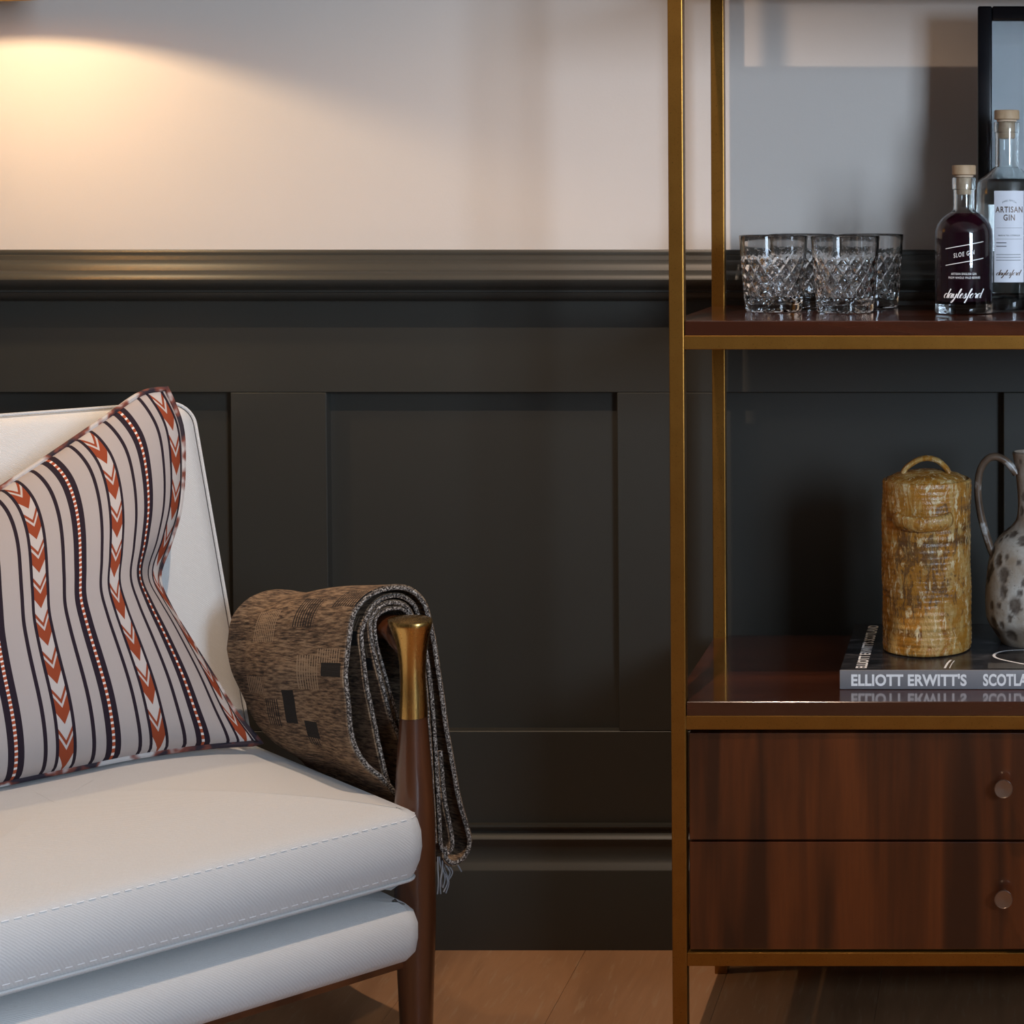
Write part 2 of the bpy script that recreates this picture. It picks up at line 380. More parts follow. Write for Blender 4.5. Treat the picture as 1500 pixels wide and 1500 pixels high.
for t_, b_, ky in ((1075, 1231.5, 1157), (1235, 1392.5, 1319)):
    d = obj('drawer', box(ux0 + PWD + .0035, ux1 - PWD - .0035, YF + .004, YF + .024, zf(b_), zf(t_), .001), M['mahogany_v'], su, False)
    kp = P(1470, ky, Y=YF - .02)
    kv = lathe([(0, 0), (.0045, 0), (.0045, .012), (.009, .015), (.0118, .018), (.0122, .021), (.0118, .0222), (.0112, .0222), (.0108, .0215), (0, .0208)], 40)
    kv = ([Vector((kp.x + p.x, YF + .004 - p.z, kp.z + p.y)) for p in kv[0]], kv[1])
    tag(obj('knob', kv, M['knob'], d), 'round aged metal drawer knob')

# ------------------------------------------------------------------ tumblers
def tumbler_mesh():
    H, RB, RT = .1085, .0405, .0490; nr, nz = 270, 110
    def R(z): return RB + (RT - RB) * (z / H) ** .9
    prof = [(0, .0008), (.030, .0008), (.0385, .0), (.0400, .0018)]
    for j in range(nz + 1): prof.append((R(.003 + (H - .0045) * j / nz), .003 + (H - .0045) * j / nz))
    prof += [(RT - .0006, H - .0003), (RT - .0015, H), (RT - .0026, H - .0008)]
    for j in range(13):
        z = H - .004 - (H - .026) * j / 12; prof.append((R(z) - .0032 - .002 * (j / 12) ** 2, z))
    prof += [(.030, .0185), (.015, .0172), (0, .0170)]
    def cut(r, z, a, j):
        if not (4 <= j <= 4 + nz): return r
        u = a / (2 * PI) * 15; w = (z - .016) / .0255
        e = min(1, max(0, (z - .016) / .003)) * min(1, max(0, (.082 + .006 * math.cos(2 * PI * u) - z) / .006))
        d = 0
        for q in (u + w, u - w):
            f = abs(q - round(q)); d = max(d, max(0, 1 - f / .23))
        f2 = max(0, 1 - abs(((u * 2) % 1) - .5) / .5) * .0
        foot = 0
        if z < .015: foot = .0009 * (1 - abs(((u * .5) % 1) - .5) * 2) * min(1, (.015 - z) / .004)
        fine = 0
        if d <= 0: fine = .25 * max(0, 1 - abs(((u * 3 + w * 1.5) % 1) - .5) / .22)
        return r - e * (.0024 * d + .0004 * fine) - foot
    return lathe(prof, nr, fn=cut, close=False)
tv = tumbler_mesh(); tm = None
for i, (px, py) in enumerate(((1128.5, 457.5), (1235, 459), (1171, 451.5), (1273, 451.5))):
    base = P(px, py, Z=ZU + .0003); loc = Vector((base.x, base.y + .040, ZU + .0003))
    k = P(px, py, Z=ZU); 
    if tm is None:
        o = obj('whisky_tumbler', tv, M['crystal'], sharp=16); tm = o.data
    else:
        o = bpy.data.objects.new('whisky_tumbler', tm); C.objects.link(o)
    o.location = loc; o.rotation_euler = (0, 0, .2 + i * .55)
    tag(o, ('diamond-cut crystal tumbler closest to the bronze post, on the upper shelf', 'diamond-cut crystal tumbler overlapping the one beside the sloe gin bottle', 'diamond-cut crystal tumbler mostly hidden behind two other tumblers', 'diamond-cut crystal tumbler standing closest to the sloe gin bottle')[i], 'tumbler', 'cut crystal tumblers on the upper shelf')

# ------------------------------------------------------------------ bottles
def wrap(t2, c, R, xoff, z, mat, parent, name='lettering', ang0=0.0):
    """flat outline -> printed on a cylinder of radius R that faces the camera"""
    c = Vector(c); a0 = math.atan2(CAM.y - c.y, CAM.x - c.x) + ang0
    vs = [c + Vector((R * math.cos(a0 + (x + xoff) / R), R * math.sin(a0 + (x + xoff) / R), z + y)) for x, y in t2[0]]
    return obj(name, (vs, t2[1]), mat, parent, False)
def bottle(name, label, prof_out, lvl, pxc, pyb, capr, neck_top, liq, wall_t=.0028, n=72):
    """prof_out [(r,z)] outside; cavity offset inwards; liquid up to lvl"""
    RB = prof_out[1][0]
    bp_ = P(pxc, pyb, Z=ZU + .0003); loc = Vector((bp_.x, bp_.y + RB, ZU + .0003))
    e = empty(name, loc); tag(e, label, 'bottle', 'gin bottles on the upper shelf')
    inn = [(max(r - wall_t, .004), z) for r, z in prof_out[4:]]
    zb = inn[0][1] + .006
    cav = [(0, zb - .001), (inn[0][0] * .85, zb), (inn[0][0], zb + .004)] + [p for p in inn if p[1] > zb + .005]
    prof = [(0, .001)] + prof_out[1:] + [((p[0]), p[1]) for p in cav[::-1]]
    obj('glass', ([Vector(p) for p in lathe(prof, n, close=False)[0]], lathe(prof, n, close=False)[1]), M['glass'], e, local=True)
    lq = [(r + .0004 if r > 0 else 0, z - (.0004 if z <= zb else 0)) for r, z in cav if z < lvl]
    def rin(z):
        for (r0, z0), (r1, z1) in zip(cav, cav[1:]):
            if z0 <= z <= z1: return r0 + (r1 - r0) * (z - z0) / max(z1 - z0, 1e-6)
        return cav[-1][0]
    lq += [(rin(lvl) + .0004, lvl), (0, lvl - .0003)]
    obj('liquid', lathe(lq, n, close=False), liq, e, local=True)
    zn = neck_top; ri = cav[-1][0] - .0003
    st = obj('stopper', lathe([(0, zn + .0032), (capr - .0012, zn + .0032), (capr, zn + .0042), (capr, zn + .0158), (capr - .001, zn + .017), (0, zn + .0172)], 48), M['stopper'], e, local=True)
    obj('cork', lathe([(0, zn - .024), (ri - .0015, zn - .024), (ri - .0006, zn - .022), (ri - .0004, zn), (ri + .002, zn + .0006), (ri + .002, zn + .003), (0, zn + .003)], 40), M['cork'], st, local=True)
    return e, loc

R1 = .0405
pr = [(0, 0), (R1 - .004, 0), (R1 - .001, .001), (R1, .004), (R1, .008), (R1, .030), (R1, .060), (R1, .1095), (R1 - .0008, .117), (R1 - .0035, .1245), (R1 - .009, .1325), (R1 - .0165, .1385), (.0185, .1415), (.0155, .1445), (.0148, .149), (.0148, .171), (.0150, .173), (.0166, .1735), (.0166, .1885), (.0160, .1895), (.0140, .190)]
sb, sl = bottle('gin_bottle', 'dark purple sloe gin bottle with white lettering beside the tumblers', pr, .1395, 1411.5, 461, .0166, .190, M['sloe'])
Z1 = lambda py: (460 - py) / 1045.0
def line2d(x0, y0, x1, y1, th, n=12):
    d = Vector((x1 - x0, y1 - y0)); q = Vector((-d.y, d.x)).normalized() * th / 2; vs, fs = [], []
    for i in range(n + 1):
        p = Vector((x0, y0)) + d * (i / n); vs += [tuple(p + q), tuple(p - q)]
        if i: fs.append((2 * i - 2, 2 * i, 2 * i + 1, 2 * i - 1))
    return vs, fs
Rt = R1 + .0003
wrap(line2d(-.0275, Z1(365), .029, Z1(354.5), .0009), sl, Rt, 0, 0, M['white_ink'], sb, 'printed_line')
wrap(line2d(-.0275, Z1(389), .029, Z1(378.5), .0009), sl, Rt, 0, 0, M['white_ink'], sb, 'printed_line')
def shear(t, k): return [(x, y + k * x) for x, y in t[0]], t[1]
wrap(shear(fit(text2d('SLOE GIN', 1, .0, spacing=1.25), .029, .0062), .17), sl, Rt, -.0145, Z1(378), M['white_ink'], sb)
wrap(fit(text2d('ARTISAN ENGLISH GIN', 1, .0, spacing=1.1), .036, .0030), sl, Rt, -.0185, Z1(402.5), M['white_ink'], sb)
wrap(fit(text2d('FROM WHOLE WILD BERRIES', 1, .0, spacing=1.1), .046, .0030), sl, Rt, -.0225, Z1(408), M['white_ink'], sb)
wrap(script2d('daylesford', .060, .0007), sl, Rt, -.0300, Z1(436), M['white_ink'], sb)

R2 = .0440
pr = [(0, 0), (R2 - .004, 0), (R2 - .001, .001), (R2, .004), (R2, .012), (R2, .040), (R2, .090), (R2, .150), (R2, .1835), (R2 - .001, .1855), (R2 - .006, .1895), (R2 - .016, .1975), (.0215, .2035), (.0178, .2060), (.0172, .209), (.0172, .253), (.0173, .256), (.0188, .2565), (.0188, .270), (.0182, .271), (.0155, .2715)]
gb, gl = bottle('gin_bottle', 'tall clear artisan gin bottle with a white paper label, oak stopper', pr, .188, 1475, 455.5, .0182, .2715, M['gin'])
k2 = 1 / 1010.0
def patch(w, h_, n=16): return [(-w / 2 + w * i / n, y) for i in range(n + 1) for y in (0, h_)], [(2 * i, 2 * i + 2, 2 * i + 3, 2 * i + 1) for i in range(n)]
zb_, zt_ = (453.5 - 412) * k2, (453.5 - 280) * k2
LX = .0035
lb = wrap(patch(.044, zt_ - zb_), gl, R2 + .0003, LX, zb_, M['label'], gb, 'paper_label')
Z2 = lambda py: (453.5 - py) * k2
T2 = lambda t, x, py, m: wrap(t, gl, R2 + .0006, x + LX, Z2(py), m, lb)
T2(fit(text2d('ARTISAN', 1, .02, spacing=1.15), .040, .0088), -.0200, 311.5, M['copper_ink'])
T2(fit(text2d('GIN', 1, .02, spacing=1.15), .0165, .0088), -.0083, 323, M['copper_ink'])
arc = fit(text2d('SMALL BATCH', 1, .0, spacing=1.2), .020, .0024)
arc = ([(x, y - .0035 * ((x - .010) / .010) ** 2) for x, y in arc[0]], arc[1])
T2(arc, -.0100, 295, M['black_ink'])
T2(fit(text2d('MADE IN THE COTSWOLDS', 1, .0), .032, .0022), -.0160, 345.5, M['black_ink'])
for py in (333.5, 349.5): T2(line2d(-.019, 0, .019, 0, .00035), 0, py, M['black_ink'])
for py in (355, 360): T2(line2d(-.019, 0, -.004, 0, .0011), 0, py, M['black_ink'])
for py in (372, 376, 380): T2(line2d(-.019, 0, .017, 0, .0007), 0, py, M['black_ink'])
T2(script2d('daylesford', .037, .0006), -.0185, 402, M['copper_ink'])

# ------------------------------------------------------------------ framed print leaning at the back of the upper shelf
fb = P(1432, 447, Y=-.165).x; ft = P(1430.5, 10.5, Y=-.135)
fh = math.hypot(ft.z - ZU, .03) - .001; tilt = math.asin(.030 / fh)
fr = empty('picture_frame', (fb + .17, -.165, ZU + .001))
MW[fr.name] = MW[fr.name] @ Matrix.Rotation(-tilt, 4, 'X'); fr.rotation_euler = (-tilt, 0, 0)
tag(fr, 'black framed pale print leaning behind the gin bottles on the upper shelf', 'picture frame')
Wf, bw = .34, .0215
for x0, x1, z0, z1 in ((-Wf / 2, -Wf / 2 + bw, 0, fh), (Wf / 2 - bw, Wf / 2, 0, fh), (-Wf / 2 + bw, Wf / 2 - bw, 0, bw), (-Wf / 2 + bw, Wf / 2 - bw, fh - bw, fh)):
    obj('frame_bar', box(x0, x1, -.012, .012, z0, z1, .003, 3), M['black_frame'], fr, local=True)
obj('print', box(-Wf / 2 + bw, Wf / 2 - bw, -.001, .006, bw, fh - bw, 0), M['mount'], fr, False, local=True)
obj('pane', box(-Wf / 2 + bw + .0002, Wf / 2 - bw - .0002, -.0045, -.003, bw + .0002, fh - bw - .0002, 0), M['glass'], fr, False, local=True)

# ------------------------------------------------------------------ book, jar and jug on the middle shelf
q0 = P(1230, 1010, Z=ZM); bkx, bky = q0.x, q0.y
bth = zt(981.5, bky, 1250) - ZM; bkd = P(1269, 914, Z=ZM + bth).y - bky; bkw = .335
bk = empty('book', (bkx + bkw / 2, bky + bkd / 2, ZM + .0003))
tag(bk, 'large black photography book with grey spine lying on the middle shelf', 'book')
z0, z1 = ZM + .0003, ZM + bth
obj('cover', box(bkx, bkx + bkw, bky + .002, bky + bkd, z1 - .0028, z1, .0006), M['cover'], bk, False)
obj('back_cover', box(bkx, bkx + bkw, bky + .002, bky + bkd, z0, z0 + .0028, .0006), M['cover'], bk, False)
obj('page_block', box(bkx + .003, bkx + bkw - .003, bky + .002, bky + bkd - .003, z0 + .0028, z1 - .0028, 0), M['pages'], bk, False)
sp_ = obj('spine', box(bkx, bkx + bkw, bky - .001, bky + .003, z0, z1, .0012), M['spine'], bk)
def flat(t, o, ax, ay, mat, parent, name='lettering'):
    o, ax, ay = Vector(o), Vector(ax), Vector(ay)
    return obj(name, ([o + ax * x + ay * y for x, y in t[0]], t[1]), mat, parent, False)
bs = P(1416, 1000, Y=bky).x - P(1247, 1000, Y=bky).x
zl = zt(1005, bky - .001); hl = zt(987, bky - .001) - zl
flat(fit(text2d("ELLIOTT ERWITT'S", 1, .035, spacing=1.03), bs, hl), (P(1247, 1000, Y=bky).x, bky - .0013, zl), (1, 0, 0), (0, 0, 1), M['white_ink'], sp_)
flat(fit(text2d('SCOTLAND', 1, .035, spacing=1.03), bs * .535, hl), (P(1440, 1000, Y=bky).x, bky - .0013, zl), (1, 0, 0), (0, 0, 1), M['white_ink'], sp_)
cv = bk.children[0]
flat(fit(text2d("ELLIOTT ERWITT'S SCOTLAND", 1, .025), bkd - .022, .016), (bkx + .036, bky + .010, z1 + .0003), (0, 1, 0), (-1, 0, 0), M['white_ink'], cv)
cp = lambda x, y: P(x, y, Z=z1)
def strip(pts, th, mat):
    pts = cr([Vector((*cp(*p).xy, z1 + .0003)) for p in pts], 6); vs, fs = [], []
    for i, p in enumerate(pts):
        t = (pts[min(i + 1, len(pts) - 1)] - pts[max(i - 1, 0)]).normalized(); q = Vector((-t.y, t.x, 0)) * th / 2; vs += [p + q, p - q]
        if i: fs.append((2 * i - 2, 2 * i, 2 * i + 1, 2 * i - 1))
    obj('cover_print', (vs, fs), mat, cv, False)
strip([(1384, 979), (1388, 972), (1393, 967)], .003, M['white_ink'])
strip([(1391, 979), (1394, 973), (1398, 968)], .0012, M['white_ink'])
strip([(1530, 978), (1500, 973), (1466, 966), (1456, 961), (1462, 956), (1480, 953), (1510, 952)], .004, M['white_ink'])
a_, b2 = cp(1447, 980), cp(1490, 971.5)
obj('cover_print', ([Vector((a_.x, a_.y + .002, z1 + .0002)), Vector((b2.x + .05, a_.y + .002, z1 + .0002)), Vector((b2.x + .05, b2.y, z1 + .0002)), Vector((a_.x, b2.y, z1 + .0002))], [(0, 1, 2, 3)]), M['cover_grey'], cv, False)

jb = P(1355, 964, Z=z1 + .0006)
JR = (1420 - 1289) / 2 / (FPX / (jb.y + .06 - CAM.y)); jc = Vector((jb.x, jb.y + JR, z1 + .0006))
JH = zt(703, jc.y - JR * .3, 1355) - jc.z
jar = empty('lidded_jar', jc); tag(jar, 'honey-brown glazed ceramic cylinder jar with lid, standing on the book', 'jar')
def wob(r, z, a, j):
    if r < JR * .8: return r
    return r + .00035 * math.sin(z * 2 * PI / .0075 + 2.5 * math.sin(a) + 3 * math.sin(z * 60)) + .0007 * math.sin(3 * a + z * 30) + .0005 * math.sin(7 * a + z * 90)
jp = [(0, 0), (JR - .004, 0), (JR - .001, .0015), (JR - .0005, .004)] + [(JR, .006 + (JH - .010) * i / 110) for i in range(111)] + [(JR - .0008, JH - .0015), (JR - .003, JH), (JR - .006, JH - .002), (JR - .0065, JH - .02), (0, JH - .022)]
obj('body', lathe(jp, 96, fn=wob, close=False), M['honey'], jar, local=True)
lid = obj('lid', lathe([(0, JH - .006), (JR - .0075, JH - .006), (JR - .0066, JH - .001), (JR - .009, JH + .002), (JR - .018, JH + .0065), (.020, JH + .0115), (0, JH + .0125)], 64, close=False), M['honey'], jar, local=True)
hp = cr([(-.033, -.006, JH + .008), (-.027, -.006, JH + .0165), (-.012, -.006, JH + .0262), (.002, -.006, JH + .029), (.016, -.006, JH + .0255), (.027, -.006, JH + .016), (.032, -.006, JH + .008)], 8)
obj('lid_handle', tube(hp, .0055, 12, sec=(1.7, .75)), M['honey'], lid, local=True)
lz = zt(765, jc.y - JR, 1355) - jc.z
lh = []
for i in range(21):
    t = i / 20; a = -PI / 2 - .05 + (t - .5) * 1.28
    out = JR + .001 + .009 * math.sin(PI * t) ** .6 - (.006 if i in (0, 20) else 0)
    lh.append((out * math.cos(a), out * math.sin(a), lz + .005 * (abs(t - .5) * 2) ** 2.2 - .002))
obj('side_handle', tube(lh, .0085, 14, sec=(.75, 1.30)), M['honey'], jar, local=True)

gbp = P(1508, 949, Z=z1 + .0006)
gsc = FPX / (gbp.y + .06 - CAM.y); gc = Vector((gbp.x + .0, gbp.y + .040, z1 + .0006)); gpx = 1508
W = lambda x: (gpx - x) / gsc
Hh = lambda py: max(0, zt(py, gc.y, 1480) - gc.z)
gp = cr([(0, 0, 0), (W(1474), 0, .0), (W(1468), 0, Hh(940)), (W(1456), 0, Hh(922)), (W(1446), 0, Hh(905)), (W(1443.5), 0, Hh(880)), (W(1445), 0, Hh(850)), (W(1449), 0, Hh(820)), (W(1457), 0, Hh(796)), (W(1470), 0, Hh(780)), (W(1484), 0, Hh(768)), (W(1490.5), 0, Hh(755)), (W(1491.5), 0, Hh(730)), (W(1489), 0, Hh(700)), (W(1485), 0, Hh(672)), (W(1483.5), 0, Hh(664)), (W(1485), 0, Hh(661.5)), (W(1487), 0, Hh(663)), (W(1489), 0, Hh(680)), (W(1494), 0, Hh(730)), (0, 0, Hh(735))], 7)
gpf = [(max(p.x, 0), p.z) for p in gp]
jug = empty('jug', gc); tag(jug, 'off-white pitted stoneware jug with brown loop handle on the book', 'jug')
gv, gf = lathe(gpf, 140, close=False)
rnd = random.Random(3); pits = []
for _ in range(420):
    a, z = rnd.uniform(0, 2 * PI), rnd.uniform(.01, Hh(775)); r = rnd.choice((.0035, .005, .0065, .008, .0095))
    rr = min((abs(p[1] - z), p[0]) for p in gpf[:80])[1]; c_ = Vector((rr * math.cos(a), rr * math.sin(a), z))
    if all((c_ - q[0]).length > (r + q[1]) * 1.12 for q in pits): pits.append((c_, r))
    if len(pits) > 110: break
for _ in range(16):
    a, z = rnd.uniform(0, 2 * PI), rnd.uniform(Hh(750), Hh(675)); rr = min((abs(p[1] - z), p[0]) for p in gpf[60:110])[1]
    pits.append((Vector((rr * math.cos(a), rr * math.sin(a), z)), rnd.uniform(.003, .0055)))
pv = [0.0] * len(gv)
m_ = len(gpf)
for i, p in enumerate(gv):
    if i % m_ > 112: continue
    for c_, r in pits:
        d = p - c_; d.z *= .72; q = d.length * (1 + .28 * math.sin(5 * math.atan2(d.z, p.x * c_.y - p.y * c_.x) + c_.z * 900))
        if q < r:
            f = 1 - (q / r) ** 2; rad = Vector((p.x, p.y, 0))
            if rad.length > .005: p -= rad.normalized() * (.0022 * f * min(1, r / .007))
            pv[i] = max(pv[i], min(1, f * 2.2))
jo = obj('body', (gv, gf), M['stoneware'], jug, local=True, sharp=80)
at = jo.data.attributes.new('tone', 'FLOAT', 'POINT'); at.data.foreach_set('value', [max(0, min(1, (p.z - Hh(790)) / .03)) + max(0, min(.8, (Hh(900) - p.z) / .02)) for p in gv])
at = jo.data.attributes.new('pit', 'FLOAT', 'POINT'); at.data.foreach_set('value', pv)
hw = [P(x, y, Y=gc.y - .004) for x, y in ((1489, 694), (1482, 684), (1470, 673), (1456, 669), (1444, 675), (1435, 692), (1432.5, 720), (1436, 750), (1443, 778), (1450, 800), (1455, 812))]
obj('handle', tube(cr(hw, 6), lambda t: .0056 + .0012 * abs(t - .5), 12, sec=(1.15, .95)), M['stoneware_brown'], jug)

# ------------------------------------------------------------------ armchair
SZ = .41                                          # height of the front edge of the loose seat cushion
O = P(616, 1192, Z=SZ); ANG = math.radians(46.4)
ch = empty('armchair', (O.x, O.y, 0), ANG)
tag(ch, 'walnut armchair with white linen cushions and brass-capped arms', 'armchair')
MC = MW[ch.name]; MCI = MC.inverted()
U, V = Vector((math.cos(ANG), math.sin(ANG), 0)), Vector((-math.sin(ANG), math.cos(ANG), 0))
def LP(px, py, y):                               # pixel -> chair-space point on the plane local y = const
    return MCI @ PP(px, py, MC @ Vector((0, y, 0)), V)
SW, SD = .62, .56
def rrect(x0, x1, y0, y1, r, n=8, per=14):
    pts = []
    for cx_, cy_, a0 in ((x1 - r, y1 - r, 0), (x0 + r, y1 - r, PI / 2), (x0 + r, y0 + r, PI), (x1 - r, y0 + r, 1.5 * PI)):
        arc = [Vector((cx_ + r * math.cos(a0 + i / n * PI / 2), cy_ + r * math.sin(a0 + i / n * PI / 2))) for i in range(n + 1)]
        if pts:
            for k in range(1, per): pts.append(pts_last.lerp(arc[0], k / per))
        pts += arc; pts_last = arc[-1]
    for k in range(1, per): pts.append(pts_last.lerp(pts[0], k / per))
    return pts
def cushion(x0, x1, y0, y1, rings, r=.035, top=(.45, .7, .88, 1), crown=.02, bot=0.01):
    """rings [(outset,z)] bottom to top on a rounded rectangle; domed top and bottom"""
    base = rrect(x0, x1, y0, y1, r); n = len(base); c = Vector(((x0 + x1) / 2, (y0 + y1) / 2)); vs, fs = [], []
    nrm = [((base[(i + 1) % n] - base[i - 1]).normalized()) for i in range(n)]
    rows = []
    for s in (.12, .3, .5, .7, .88): rows.append([(c.lerp(p, s), rings[0][1] - bot * (1 - s * s)) for p in base])
    for o_, z in rings: rows.append([(p + Vector((t.y, -t.x)) * o_, z) for p, t in zip(base, nrm)])
    ol = rings[-1][0]
    for s in (.94, .86, .75, .62, .5, .38, .25, .12): rows.append([(c.lerp(p + Vector((t.y, -t.x)) * ol, s), rings[-1][1] + crown * (1 - s ** 2.6)) for p, t in zip(base, nrm)])
    for row in rows: vs += [Vector((p.x, p.y, z)) for p, z in row]
    for k in range(len(rows) - 1):
        for i in range(n): fs.append((k * n + i, k * n + (i + 1) % n, (k + 1) * n + (i + 1) % n, (k + 1) * n + i))
    fs.append(tuple(range(n))[::-1]); fs.append(tuple((len(rows) - 1) * n + i for i in range(n)))
    return vs, fs, base, nrm
def edge_tube(base, nrm, outset, z, rad):
    return tube([Vector((p.x + t.y * outset, p.y - t.x * outset, z)) for p, t in zip(base, nrm)], rad, 6, True)
def stitches(base, nrm, outset, z, mat, parent, step=.0125, ln=.0075, rad=.0007):
    out = ([], []); L = len(base); path = [Vector((p.x + t.y * outset, p.y - t.x * outset, z)) for p, t in zip(base, nrm)] ; path.append(path[0]); s = 0.0
    fine = []
    for a, c_ in zip(path, path[1:]):
        m = max(1, int((c_ - a).length / .0025)); fine += [a.lerp(c_, k / m) for k in range(m)]
    i = 0
    while i + 3 < len(fine):
        if fine[i].y < .12: add(out, tube([fine[i], fine[i + 3]], rad, 5))
        i += 5
    o = obj('stitching', out, mat, parent, local=True); o['kind'] = 'stuff'
# loose seat cushion
zt0 = SZ; zb0 = .322
rg = [(-.030, zb0 - .006), (-.012, zb0 + .002), (-.003, zb0 + .008), (.0, zb0 + .014), (.006, zb0 + .028), (.009, zb0 + .045), (.008, zb0 + .064), (.004, zt0 - .010), (.000, zt0 - .002), (-.006, zt0 + .003), (-.022, zt0 + .008)]
vs, fs, bs_, nm = cushion(-SW, 0, 0, SD, rg, .020, crown=.030, bot=.012)
seat = obj('seat_cushion', (vs, fs), M['linen'], ch, local=True, sharp=70)
obj('piping', edge_tube(bs_, nm, -.0015, zb0 + .0075, .0022), M['linen'], seat, local=True)
stitches(bs_, nm, .0012, zt0 - .003, M['thread'], seat)
stitches(bs_, nm, .0010, zb0 + .0165, M['thread'], seat)
# upholstered platform
rg = [(-.03, .222), (-.012, .226), (-.002, .236), (.001, .252), (.001, .270), (-.004, .286), (-.014, .296), (-.03, .301)]
vs, fs, _, _ = cushion(-SW, .002, -.002, SD, rg, .022, crown=.012, bot=.004)
obj('seat_platform', (vs, fs), M['linen'], ch, local=True, sharp=70)
# backrest (built flat, then raked)
BW, BH, BT = SW + .036, .545, .115
rg = [(-.02, 0), (-.006, .004), (0, .014), (.003, BT / 2), (0, BT - .014), (-.006, BT - .004), (-.02, BT)]
vs, fs, bs_, nm = cushion(-BW, .0, 0, BH, rg, .035, crown=.018, bot=.004)
by0, bz0, by1, bz1 = .480, .370, .674, .885
rk = math.atan2(by1 - by0, bz1 - bz0)
YA = Vector((0, math.sin(rk), math.cos(rk))); ZA = Vector((0, -math.cos(rk), math.sin(rk)))
tf = lambda p: Vector((p.x + .018, by0, bz0)) + YA * p.y + ZA * (p.z - BT)
back = obj('backrest', ([tf(p) for p in vs], fs), M['linen'], ch, local=True, sharp=70)
tv_, tf_ = edge_tube(bs_, nm, .0005, BT - .008, .0024)
obj('piping', ([tf(p) for p in tv_], tf_), M['linen'], back, local=True)
# wooden frame
LX_, LY_ = .020, .050
zc1 = LP(612, 907, LY_).z; zc0 = LP(612, 1048, LY_).z
def front_leg(x):
    def sec(z):
        r = {0: .013, 1: .0225, 2: .0262, 3: .0245, 4: .0178}
        ks_ = [(0, .0145), (.12, .0205), (.26, .0255), (.38, .0258), (zc0 - .07, .0222), (zc0, .0172)]
        for (z0_, r0), (z1_, r1) in zip(ks_, ks_[1:]):
            if z <= z1_: return r0 + (r1 - r0) * (z - z0_) / (z1_ - z0_)
        return .0172
    return lathe([(0, 0)] + [(sec(zc0 * i / 24), zc0 * i / 24) for i in range(25)] + [(0, zc0)], 32, (x, LY_, 0), close=False)
def cap(x, y0, sgn):
    """brass sleeve: round below, flaring to an oval plate that carries the arm"""
    n = 48; vs, fs = [], []; H = zc1 - zc0
    lv = [(0, .0176, .0176, 0), (.10, .0172, .0172, 0), (.25, .0163, .0163, 0), (.42, .0157, .0160, .001), (.56, .0164, .0172, .001), (.68, .0178, .0198, .002), (.78, .0198, .0238, .0035), (.87, .0225, .0280, .005), (.94, .0248, .0315, .006), (.985, .0258, .0330, .0065), (1.0, .0250, .0320, .0065)]
    for f, rx, ry, sy in lv:
        for k in range(n):
            a = 2 * PI * k / n; vs.append(Vector((x + rx * math.cos(a), y0 + sy + ry * math.sin(a), zc0 + H * f)))
    for f_, s_ in ((1.006, .8), (1.02, .45), (1.025, .12)):
        for k in range(n):
            a = 2 * PI * k / n; vs.append(Vector((x + .0250 * s_ * math.cos(a), y0 + .0065 + .0320 * s_ * math.sin(a), zc0 + H * f_)))
    m = len(lv) + 3
    for i in range(m - 1):
        for k in range(n): fs.append((i * n + k, i * n + (k + 1) % n, (i + 1) * n + (k + 1) % n, (i + 1) * n + k))
    fs.append(tuple((m - 1) * n + k for k in range(n)))
    return vs, fs
for x in (LX_, -SW - LX_):
    xb = x + (.026 if x > 0 else -.026)
    lg = obj('front_leg', front_leg(x), M['walnut'], ch, local=True)
    tag(obj('brass_cap', cap(x, LY_, 1), M['brass'], lg, local=True, sharp=50), 'flared brushed brass cap')
    ap = cr([(x, LY_ + .002, zc1 - .044), (x, LY_ + .024, zc1 - .024), (x, LY_ + .055, zc1 - .0165), (x, .15, zc1 - .025), (x, .30, zc1 - .050), (x + .4 * (xb - x), .46, zc1 - .080), (x + 1.2 * (xb - x), .60, zc1 - .098), (x + 1.5 * (xb - x), .70, zc1 - .104)], 6)
    obj('arm', tube(ap, lambda t: .0225 - .004 * t - .009 * max(0, 1 - t * 9), 16, sec=(1.0, .72)), M['walnut'], ch, local=True)
    obj('back_leg', tube(cr([(xb, .80, 0), (xb, .71, .22), (xb, .665, .42), (xb, .70, .56), (xb, .74, .64)], 6), lambda t: .015 + .009 * math.sin(PI * min(1, t * 1.2)) , 16), M['walnut'], ch, local=True)
    obj('side_rail', box(x - .012, x + .012, LY_, .68, .205, .255, .004), M['walnut'], ch, local=True)
obj('front_rail', box(-SW - LX_, LX_, LY_ - .008, LY_ + .014, .203, .228, .003), M['walnut'], ch, local=True)
obj('back_rail', box(-SW - LX_, LX_, .66, .684, .21, .26, .004), M['walnut'], ch, local=True)

# ------------------------------------------------------------------ striped cushion
b = NB('striped_weave'); uvn = b.n('ShaderNodeUVMap'); sx = b.n('ShaderNodeSeparateXYZ'); b.t.links.new(uvn.outputs[0], sx.inputs[0])
u, vv = sx.outputs[0], sx.outputs[1]
fr_ = b.ma('FRACT', b.ma('ADD', u, .5)); uc = b.ma('SUBTRACT', fr_, .5)         # -.5...5, chevrons at 0
ua = b.ma('ABSOLUTE', uc)
band_ = lambda c, w: b.ma('LESS_THAN', b.ma('ABSOLUTE', b.ma('SUBTRACT', fr_, c)), w)
tw = b.noise(b.co('UV', (1, 1, 1)), 900, 2)
col = b.mix(tw, (.34, .29, .275), (.46, .41, .39))
dark = (.020, .012, .020)
col = b.mix(band_(.5 + .29, .021), col, dark)
col = b.mix(band_(.5 - .21, .020), col, dark)
cvn = b.ma('FRACT', b.ma('SUBTRACT', b.ma('MULTIPLY', vv, 8.0), b.ma('MULTIPLY', ua, 4.2)))
